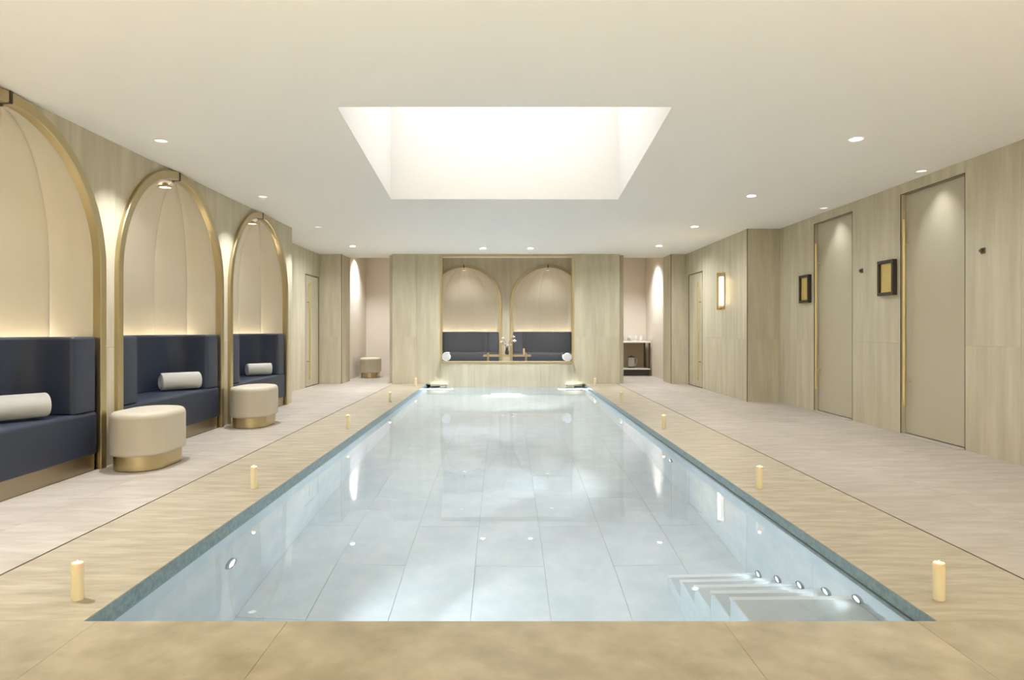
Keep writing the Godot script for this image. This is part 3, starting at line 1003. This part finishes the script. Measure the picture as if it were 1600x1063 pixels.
# ---------------------------------------------------------------- ceiling downlights
func build_downlights() -> void:
	var ring := finish(lathe([[0.0465, -0.001], [0.062, -0.001], [0.064, -0.004], [0.058, -0.006], [0.048, -0.005], [0.0465, -0.001]], 28))
	var lens := finish(lathe([[0.0, -0.0015], [0.042, -0.0015], [0.042, -0.0045], [0.0, -0.0045]], 24))
	for q in lamp_list():
		var l := thing("ceiling_downlight", q[3], "lamp", P(q[0], HALL, q[1]), 0.0, "recessed ceiling downlights")
		part("lamp_ring", ring, M.plaster, l)
		part("lamp_lens", lens, M.lamp_warm, l, Vector3(0, CAN + 0.001, 0))
		spot(l, Vector3(0, CAN - 0.008, 0), Vector3(0, -1, -0.9) if absf(q[0]) < 1.0 and q[1] > 2.0 else Vector3.DOWN, q[2], 46.0, 0.8, WARM, 0.035)
		if q[1] > 2.0 and (q[0] > -2.0 or q[1] > 12.0) and q[0] < 4.0:
			spot(l, Vector3(0, CAN - 0.009, 0), Vector3.DOWN, 1.4 if q[1] > 12.0 else q[2] * SPILL, 86.0, 0.3, WARM, 0.035)
	for q in [[-3.2, 15.9, "left"], [3.1, 15.9, "right"]]:
		var l := thing("corridor_downlight", "ceiling downlight hidden in the %s passage beside the far wall" % q[2], "lamp", P(q[0], 2.95, q[1]), 0.0, "passage downlights")
		part("lamp_ring", ring, M.plaster, l)
		part("lamp_lens", lens, M.lamp_warm, l)
		spot(l, Vector3(0, -0.02, 0), Vector3.DOWN, PASSAGE, 58.0, 1.0, WARM, 0.045)
	for q in [[-1.1, "left"], [1.2, "right"]]:
		var l := thing("lounge_downlight", "%s ceiling downlight in the lounge behind the glass" % q[1], "lamp", P(q[0], 3.4, 17.6), 0.0, "lounge downlights")
		part("lamp_ring", ring, M.plaster, l)
		part("lamp_lens", lens, M.lamp_warm, l)
		spot(l, Vector3(0, -0.02, 0), Vector3.DOWN, LOUNGE, 60.0, 0.6, WARM, 0.045)

# ---------------------------------------------------------------- ottomans, towels, tables
func make_ottoman(label: String, at: Vector3) -> Node3D:
	var o := thing("ottoman", label, "ottoman", at, 0.0, "oblong cream ottomans on brass plinths")
	if not cache.has("ottoman"):
		cache.ottoman = [
			finish(loft(stadium(0.64, 0.39, 20), [[0.0, 0.0], [0.0, 0.118]])),
			finish(loft(stadium(0.70, 0.45, 20), [[0.02, 0.112], [0.004, 0.122], [0.0, 0.135], [0.0, 0.405], [0.004, 0.425], [0.014, 0.442], [0.03, 0.452], [0.07, 0.457]]), 60.0),
			finish(loft(stadium(0.66, 0.41, 20), [[0.0, 0.0], [0.0, 0.006]]))]
	part("plinth", cache.ottoman[0], M.brass, o, Vector3(0, 0.006, 0))
	part("cushion", cache.ottoman[1], M.leather, o, Vector3(0, 0.006, 0))
	part("foot", cache.ottoman[2], M.frame_dark, o).scale = Vector3(0.93, 1, 0.95)
	return o

func towel_mesh(radius: float, long: float) -> ArrayMesh:
	var turns := 3.4
	var n := 78
	var pitch := (radius - 0.012) / turns
	var outer := PackedVector2Array()
	var inner := PackedVector2Array()
	for i in n + 1:
		var f := float(i) / n
		var a := f * turns * TAU
		var r := 0.014 + (radius - 0.014) * f
		outer.append(Vector2.from_angle(a) * r)
		inner.append(Vector2.from_angle(a) * maxf(0.003, r - pitch * 0.86))
	inner.reverse()
	outer.append_array(inner)
	return finish(loft(outer, [[0.006, -long / 2], [0.002, -long / 2 + 0.004], [0.0, -long / 2 + 0.012], [0.0, long / 2 - 0.012], [0.002, long / 2 - 0.004], [0.006, long / 2]]), 50.0)

func place_towel(label: String, a: Vector3, b: Vector3, radius: float, roll: float) -> void:
	var o := thing("rolled_towel", label, "towel", (a + b) / 2, 0.0, "white rolled towels")
	var y := (b - a).normalized()
	var x := y.cross(Vector3.UP).normalized()
	o.basis = Basis(x, y, x.cross(y)) * Basis(Vector3.UP, roll)
	part("terry_roll", towel_mesh(radius, a.distance_to(b)), M.towel, o)

func build_furniture() -> void:
	make_ottoman("oblong cream ottoman between the nearest and middle alcoves", P(-2.94, 0, 5.66))
	make_ottoman("oblong cream ottoman between the middle and farthest alcoves", P(-2.93, 0, 8.02))
	make_ottoman("small cream ottoman standing in the passage left of the far wall", P(-3.15, 0, 16.1))
	var sy := 0.471 + 0.095
	place_towel("white rolled towel on the navy seat of the nearest alcove", P(-3.57, sy, 4.64), P(-3.33, sy, 4.98), 0.095, 0.4)
	place_towel("white rolled towel on the navy seat of the middle alcove", P(-3.60, sy, 7.16), P(-3.32, sy, 7.44), 0.095, 0.9)
	place_towel("white rolled towel on the navy seat of the farthest alcove", P(-3.58, sy, 9.50), P(-3.32, sy, 9.70), 0.095, 1.5)
	place_towel("rolled towel end-on at the left end of the glazed opening's sill", P(-1.195, 0.558, 14.36 - 0.12), P(-1.195, 0.558, 14.36 - 0.36), 0.1, 0.3)
	place_towel("rolled towel end-on at the right end of the glazed opening's sill", P(1.29, 0.558, 14.36 - 0.12), P(1.29, 0.558, 14.36 - 0.36), 0.1, 2.0)
	# side table in the right passage
	var x0 := 2.78
	var x1 := 3.52
	var d0 := 16.5
	var d1 := 17.1
	var mid := P((x0 + x1) / 2, 0, (d0 + d1) / 2)
	var t := thing("side_table", "bronze side table with a pale top in the right passage", "table", mid)
	part("table_top", finish(moved(box_at(P(x0, 0.80, d0), P(x1, 0.835, d1), 0.004), Transform3D(Basis(), -mid))), M.marble, t)
	for q in [[x0 + 0.03, d0 + 0.02], [x1 - 0.03, d0 + 0.02], [x0 + 0.03, d1 - 0.02], [x1 - 0.03, d1 - 0.02]]:
		part("leg", finish(moved(box_at(P(q[0] - 0.02, 0.0, q[1] - 0.015), P(q[0] + 0.02, 0.80, q[1] + 0.015)), Transform3D(Basis(), -mid))), M.brass_dark, t)
	part("back_panel", finish(moved(box_at(P(x0 + 0.05, 0.18, d1 - 0.02), P(x1 - 0.05, 0.79, d1 - 0.005)), Transform3D(Basis(), -mid))), M.taupe, t)
	part("shelf", finish(moved(box_at(P(x0 + 0.005, 0.155, d0 + 0.005), P(x1 - 0.005, 0.18, d1 - 0.004)), Transform3D(Basis(), -mid))), M.marble, t)
	part("drawer_front", finish(moved(box_at(P(x0 + 0.05, 0.02, d0 + 0.03), P(x1 - 0.05, 0.154, d0 + 0.05)), Transform3D(Basis(), -mid))), M.wood_dark, t)
	var jar := finish(lathe([[0.0, 0.0], [0.045, 0.0], [0.05, 0.01], [0.05, 0.13], [0.042, 0.15], [0.038, 0.165], [0.034, 0.165], [0.036, 0.15], [0.044, 0.13], [0.044, 0.012], [0.0, 0.012]], 20))
	var fill := finish(lathe([[0.0, 0.013], [0.042, 0.013], [0.042, 0.08], [0.02, 0.088], [0.0, 0.088]], 18))
	for q in [[2.86, "leftmost glass jar with dark contents on the side table"], [3.04, "second glass jar with dark contents on the side table"]]:
		var j := thing("glass_jar", q[1], "jar", P(q[0], 0.836, 16.7), 0.0, "jars on the side table")
		part("jar_glass", jar, M.clear, j)
		part("contents", fill, M.twig, j)
	var tumbler := finish(lathe([[0.0, 0.0], [0.034, 0.0], [0.042, 0.13], [0.039, 0.13], [0.031, 0.01], [0.0, 0.01]], 20))
	for q in [[3.2, "left clear tumbler on the side table"], [3.33, "right clear tumbler on the side table"]]:
		var g := thing("tumbler", q[1], "glass", P(q[0], 0.836, 16.72), 0.0, "tumblers on the side table")
		part("tumbler_glass", tumbler, M.clear, g)
	var pit := thing("lidded_pitcher", "glass pitcher with a dark lid and base on the side table's shelf", "pitcher", P(3.1, 0.181, 16.75))
	part("pitcher_glass", finish(lathe([[0.0, 0.03], [0.08, 0.03], [0.085, 0.06], [0.075, 0.24], [0.08, 0.26], [0.074, 0.26], [0.07, 0.24], [0.079, 0.06], [0.0, 0.05]], 22)), M.clear, pit)
	part("lid", finish(lathe([[0.0, 0.26], [0.085, 0.26], [0.085, 0.28], [0.03, 0.29], [0.02, 0.305], [0.0, 0.305]], 22)), M.frame_dark, pit)
	part("base", finish(lathe([[0.0, 0.0], [0.085, 0.0], [0.09, 0.012], [0.085, 0.029], [0.0, 0.029]], 22)), M.frame_dark, pit)
	part("handle", finish(tube(PackedVector3Array([Vector3(0.07, 0.24, 0), Vector3(0.13, 0.23, 0), Vector3(0.14, 0.16, 0), Vector3(0.12, 0.09, 0), Vector3(0.08, 0.08, 0)]), 0.009, 8)), M.clear, pit)
	# coffee table in the lounge
	var c := P(0.06, 0, 17.4)
	var ct := thing("coffee_table", "low brass and glass table in the lounge behind the glazed opening", "table", c)
	part("table_top", finish(moved(block(Vector3(1.12, 0.02, 0.5), 0.003), Transform3D(Basis(), Vector3(0, 0.475, 0)))), M.glass, ct)
	var rails := PackedVector3Array()
	for z in [-0.255, 0.255]:
		rails.append_array(box_at(Vector3(-0.6, 0.44, z - 0.01), Vector3(0.6, 0.48, z + 0.01)))
	for x in [-0.575, 0.575]:
		rails.append_array(box_at(Vector3(x - 0.01, 0.44, -0.245), Vector3(x + 0.01, 0.48, 0.245)))
	part("rail", finish(rails, 10.0), M.brass, ct)
	for x in [-0.48, 0.48]:
		for z in [-0.255, 0.255]:
			part("leg", finish(moved(lathe([[0.0, 0.0], [0.02, 0.0], [0.02, 0.5], [0.012, 0.525], [0.0, 0.53]], 12), Transform3D(Basis(), Vector3(x, 0, z)))), M.brass, ct)
	var vs := thing("flower_vase", "dark vase with white blossoms on the lounge table", "vase", c + Vector3(0.0, 0.486, 0))
	part("vase_body", finish(lathe([[0.0, 0.0], [0.04, 0.0], [0.055, 0.04], [0.05, 0.09], [0.032, 0.14], [0.036, 0.17], [0.03, 0.17], [0.026, 0.14], [0.0, 0.13]], 18)), M.vase, vs)
	var spots := [Vector3(0.02, 0.24, 0.02), Vector3(-0.06, 0.27, 0.0), Vector3(0.19, 0.36, 0.03), Vector3(-0.14, 0.33, 0.02), Vector3(0.08, 0.26, -0.03), Vector3(0.17, 0.46, 0.0), Vector3(-0.10, 0.42, 0.01)]
	for i in spots.size():
		var s: Vector3 = spots[i]
		var stem := part("stem", finish(tube(PackedVector3Array([Vector3(0, 0.12, 0), Vector3(s.x * 0.35, 0.12 + (s.y - 0.12) * 0.6, s.z * 0.4), s]), 0.006, 6)), M.twig, vs)
		part("blossom", blossom(0.045 if i != 2 else 0.06, i), M.petal, stem, s)
	make_candle("pillar candle on the lounge table behind the glazed opening", c + Vector3(0.43, 0.486, 0))

func blossom(r: float, seed_: int) -> ArrayMesh:
	var t := PackedVector3Array()
	for k in 7:
		var a := TAU * k / 7.0 + seed_
		var tilt := 0.35 + 0.5 * (k % 2)
		var b := Basis(Vector3.UP, a) * Basis(Vector3.RIGHT, tilt)
		var petal := lathe([[0.0, -0.1 * r], [0.5 * r, 0.0], [0.55 * r, 0.12 * r], [0.0, 0.3 * r]], 7)
		t.append_array(moved(petal, Transform3D(b, b * Vector3(0, 0.1 * r, 0.55 * r))))
	t.append_array(lathe([[0.0, -0.3 * r], [0.35 * r, 0.0], [0.3 * r, 0.45 * r], [0.0, 0.6 * r]], 8))
	return finish(t, 60.0)

# ---------------------------------------------------------------- candles
func make_candle(label: String, at: Vector3) -> void:
	var o := thing("pillar_candle", label, "candle", at, rng.randf() * TAU, "cream pillar candles")
	if not cache.has("candle"):
		cache.candle = [
			finish(lathe([[0.0, 0.0], [0.0225, 0.0], [0.0235, 0.002], [0.0235, 0.146], [0.0225, 0.151], [0.020, 0.153], [0.0175, 0.150], [0.012, 0.144], [0.0, 0.142]], 24), 50.0),
			finish(lathe([[0.0, 0.143], [0.0012, 0.143], [0.0012, 0.151], [0.0, 0.152]], 6)),
			finish(lathe([[0.0, 0.1475], [0.003, 0.149], [0.0042, 0.153], [0.003, 0.158], [0.0012, 0.162], [0.0, 0.164]], 10), 70.0)]
	var wax := part("wax", cache.candle[0], M.wax, o)
	part("wick", cache.candle[1], M.slot, wax)
	part("flame", cache.candle[2], M.flame, o).scale = Vector3(0.8, 1.0, 0.8)
	omni(o, Vector3(0, 0.162, 0), 0.0012, Color(1.0, 0.78, 0.45), 0.004)

func build_candles() -> void:
	var order := ["nearest", "second nearest", "middle", "second farthest", "farthest"]
	var depth := [2.83, 4.82, 7.72, 10.55, 13.6]
	for i in 5:
		make_candle("%s pillar candle on the deck along the left pool edge" % order[i], P(-1.765, 0, depth[i]))
		make_candle("%s pillar candle on the deck along the right pool edge" % order[i], P(1.795, 0, depth[i]))

# ---------------------------------------------------------------- pictures, hooks, sconce, spouts
func build_small() -> void:
	for s in [[7.43, 7.745, "nearer"], [9.506, 9.81, "farther"]]:
		var mid := P(WALL_R, 1.69, (s[0] + s[1]) / 2)
		var o := thing("framed_plaque", "dark-framed gold plaque left of the %s glass door" % s[2], "picture", mid, 0.0, "framed gold plaques")
		var w: float = (s[1] - s[0]) / 2
		var fr := PackedVector3Array()
		for y in [-0.195, 0.16]:
			fr.append_array(box_at(Vector3(-0.05, y, -w), Vector3(-0.0, y + 0.035, w), 0.003))
		for z in [-w, w - 0.035]:
			fr.append_array(box_at(Vector3(-0.05, -0.16, z), Vector3(-0.0, 0.16, z + 0.035), 0.003))
		part("picture_frame", finish(fr), M.frame_dark, o)
		part("gold_panel", finish(box_at(Vector3(-0.025, -0.16, -w + 0.035), Vector3(-0.0, 0.16, w - 0.035))), M.gold_sheet, o)
	for s in [[6.09, "nearer"], [8.16, "farther"]]:
		var o := thing("robe_hook", "small bronze hook on the stone right of the %s glass door" % s[1], "hook", P(WALL_R, 1.818, s[0]), 0.0, "bronze robe hooks")
		part("hook_plate", finish(box_at(Vector3(-0.012, -0.026, -0.026), Vector3(0, 0.026, 0.026), 0.003)), M.steel, o)
		part("hook_peg", finish(moved(lathe([[0.0, 0.0], [0.008, 0.0], [0.008, 0.012], [0.015, 0.016], [0.015, 0.026], [0.0, 0.028]], 14), Transform3D(Basis(Quaternion(Vector3.UP, Vector3.LEFT)), Vector3(-0.008, 0, 0)))), M.steel, o)
	# wall sconce
	var sc := thing("wall_sconce", "brass wall sconce with a glowing opal half-tube on the right wall", "lamp", P(3.755, 1.78, 11.8))
	var half := PackedVector2Array()
	for i in 17:
		var a := PI * i / 16 - PI / 2
		half.append(Vector2(-0.012 - 0.055 * cos(a), 0.075 * sin(a) + 0.04))
	part("opal_lamp_shade", finish(loft(half, [[0.012, -0.25], [0.0, -0.24], [0.0, 0.24], [0.012, 0.25]]), 50.0), M.opal, sc)
	part("back_plate", finish(box_at(Vector3(-0.011, -0.31, -0.11), Vector3(0, 0.31, 0.12), 0.002)), M.brass, sc)
	part("brass_fin", finish(box_at(Vector3(-0.085, -0.32, -0.06), Vector3(-0.0115, 0.32, -0.045), 0.002)), M.brass, sc)
	part("brass_fin", finish(box_at(Vector3(-0.07, -0.29, -0.036), Vector3(-0.0115, 0.29, -0.026), 0.002)), M.brass, sc)
	panel_light(sc, Vector3(-0.072, 0, 0.06), Vector3(-0.8, 0, 0.6), 0.13, Vector2(0.06, 0.46), Color(1.0, 0.88, 0.66), Vector3(0.6, 0, 0.8))
	# water spouts
	for s in [[-1.36, "left"], [1.43, "right"]]:
		var o := thing("water_spout", "flat bronze water spout low on the far wall, %s side" % s[1], "spout", P(s[0], -0.03, POOL_F))
		part("spout_lip", finish(box_at(Vector3(-0.165, -0.012, 0), Vector3(0.165, 0.0, 0.09), 0.002)), M.bronze, o)
		for x in [-0.165, 0.155]:
			part("spout_cheek", finish(box_at(Vector3(x, -0.04, 0), Vector3(x + 0.01, -0.0125, 0.09), 0.002)), M.bronze, o)
		part("spout_upstand", finish(box_at(Vector3(-0.165, 0.0, 0.08), Vector3(0.165, 0.02, 0.09), 0.002)), M.bronze, o)
		part("lamp_strip", finish(box_at(Vector3(-0.15, 0.0005, 0.012), Vector3(0.15, 0.004, 0.03))), M.lamp_cool, o)
		panel_light(o, Vector3(0, 0.008, 0.03), Vector3(0, 1, -0.15), 0.009, Vector2(0.3, 0.02), Color(1.0, 0.98, 0.92), Vector3.RIGHT)
	for s in [[-1.36, -0.42, "below the left water spout"], [0.02, -1.37, "low in the middle of the far pool wall"], [1.4, -0.42, "below the right water spout"]]:
		var o := thing("pool_bar_lamp", "long underwater lamp %s" % s[2], "lamp", P(s[0], s[1], POOL_F), 0.0, "underwater bar lamps")
		part("lamp_housing", finish(box_at(Vector3(-0.31, -0.05, 0.0), Vector3(0.31, 0.05, 0.02), 0.004)), M.chrome, o)
		part("lamp_lens", finish(box_at(Vector3(-0.295, -0.036, 0.0201), Vector3(0.295, 0.036, 0.026), 0.002)), M.lamp_cool, o)
		panel_light(o, Vector3(0, 0, 0.032), Vector3(0, 0, 1), 0.35, Vector2(0.58, 0.07), COOL, Vector3.RIGHT)
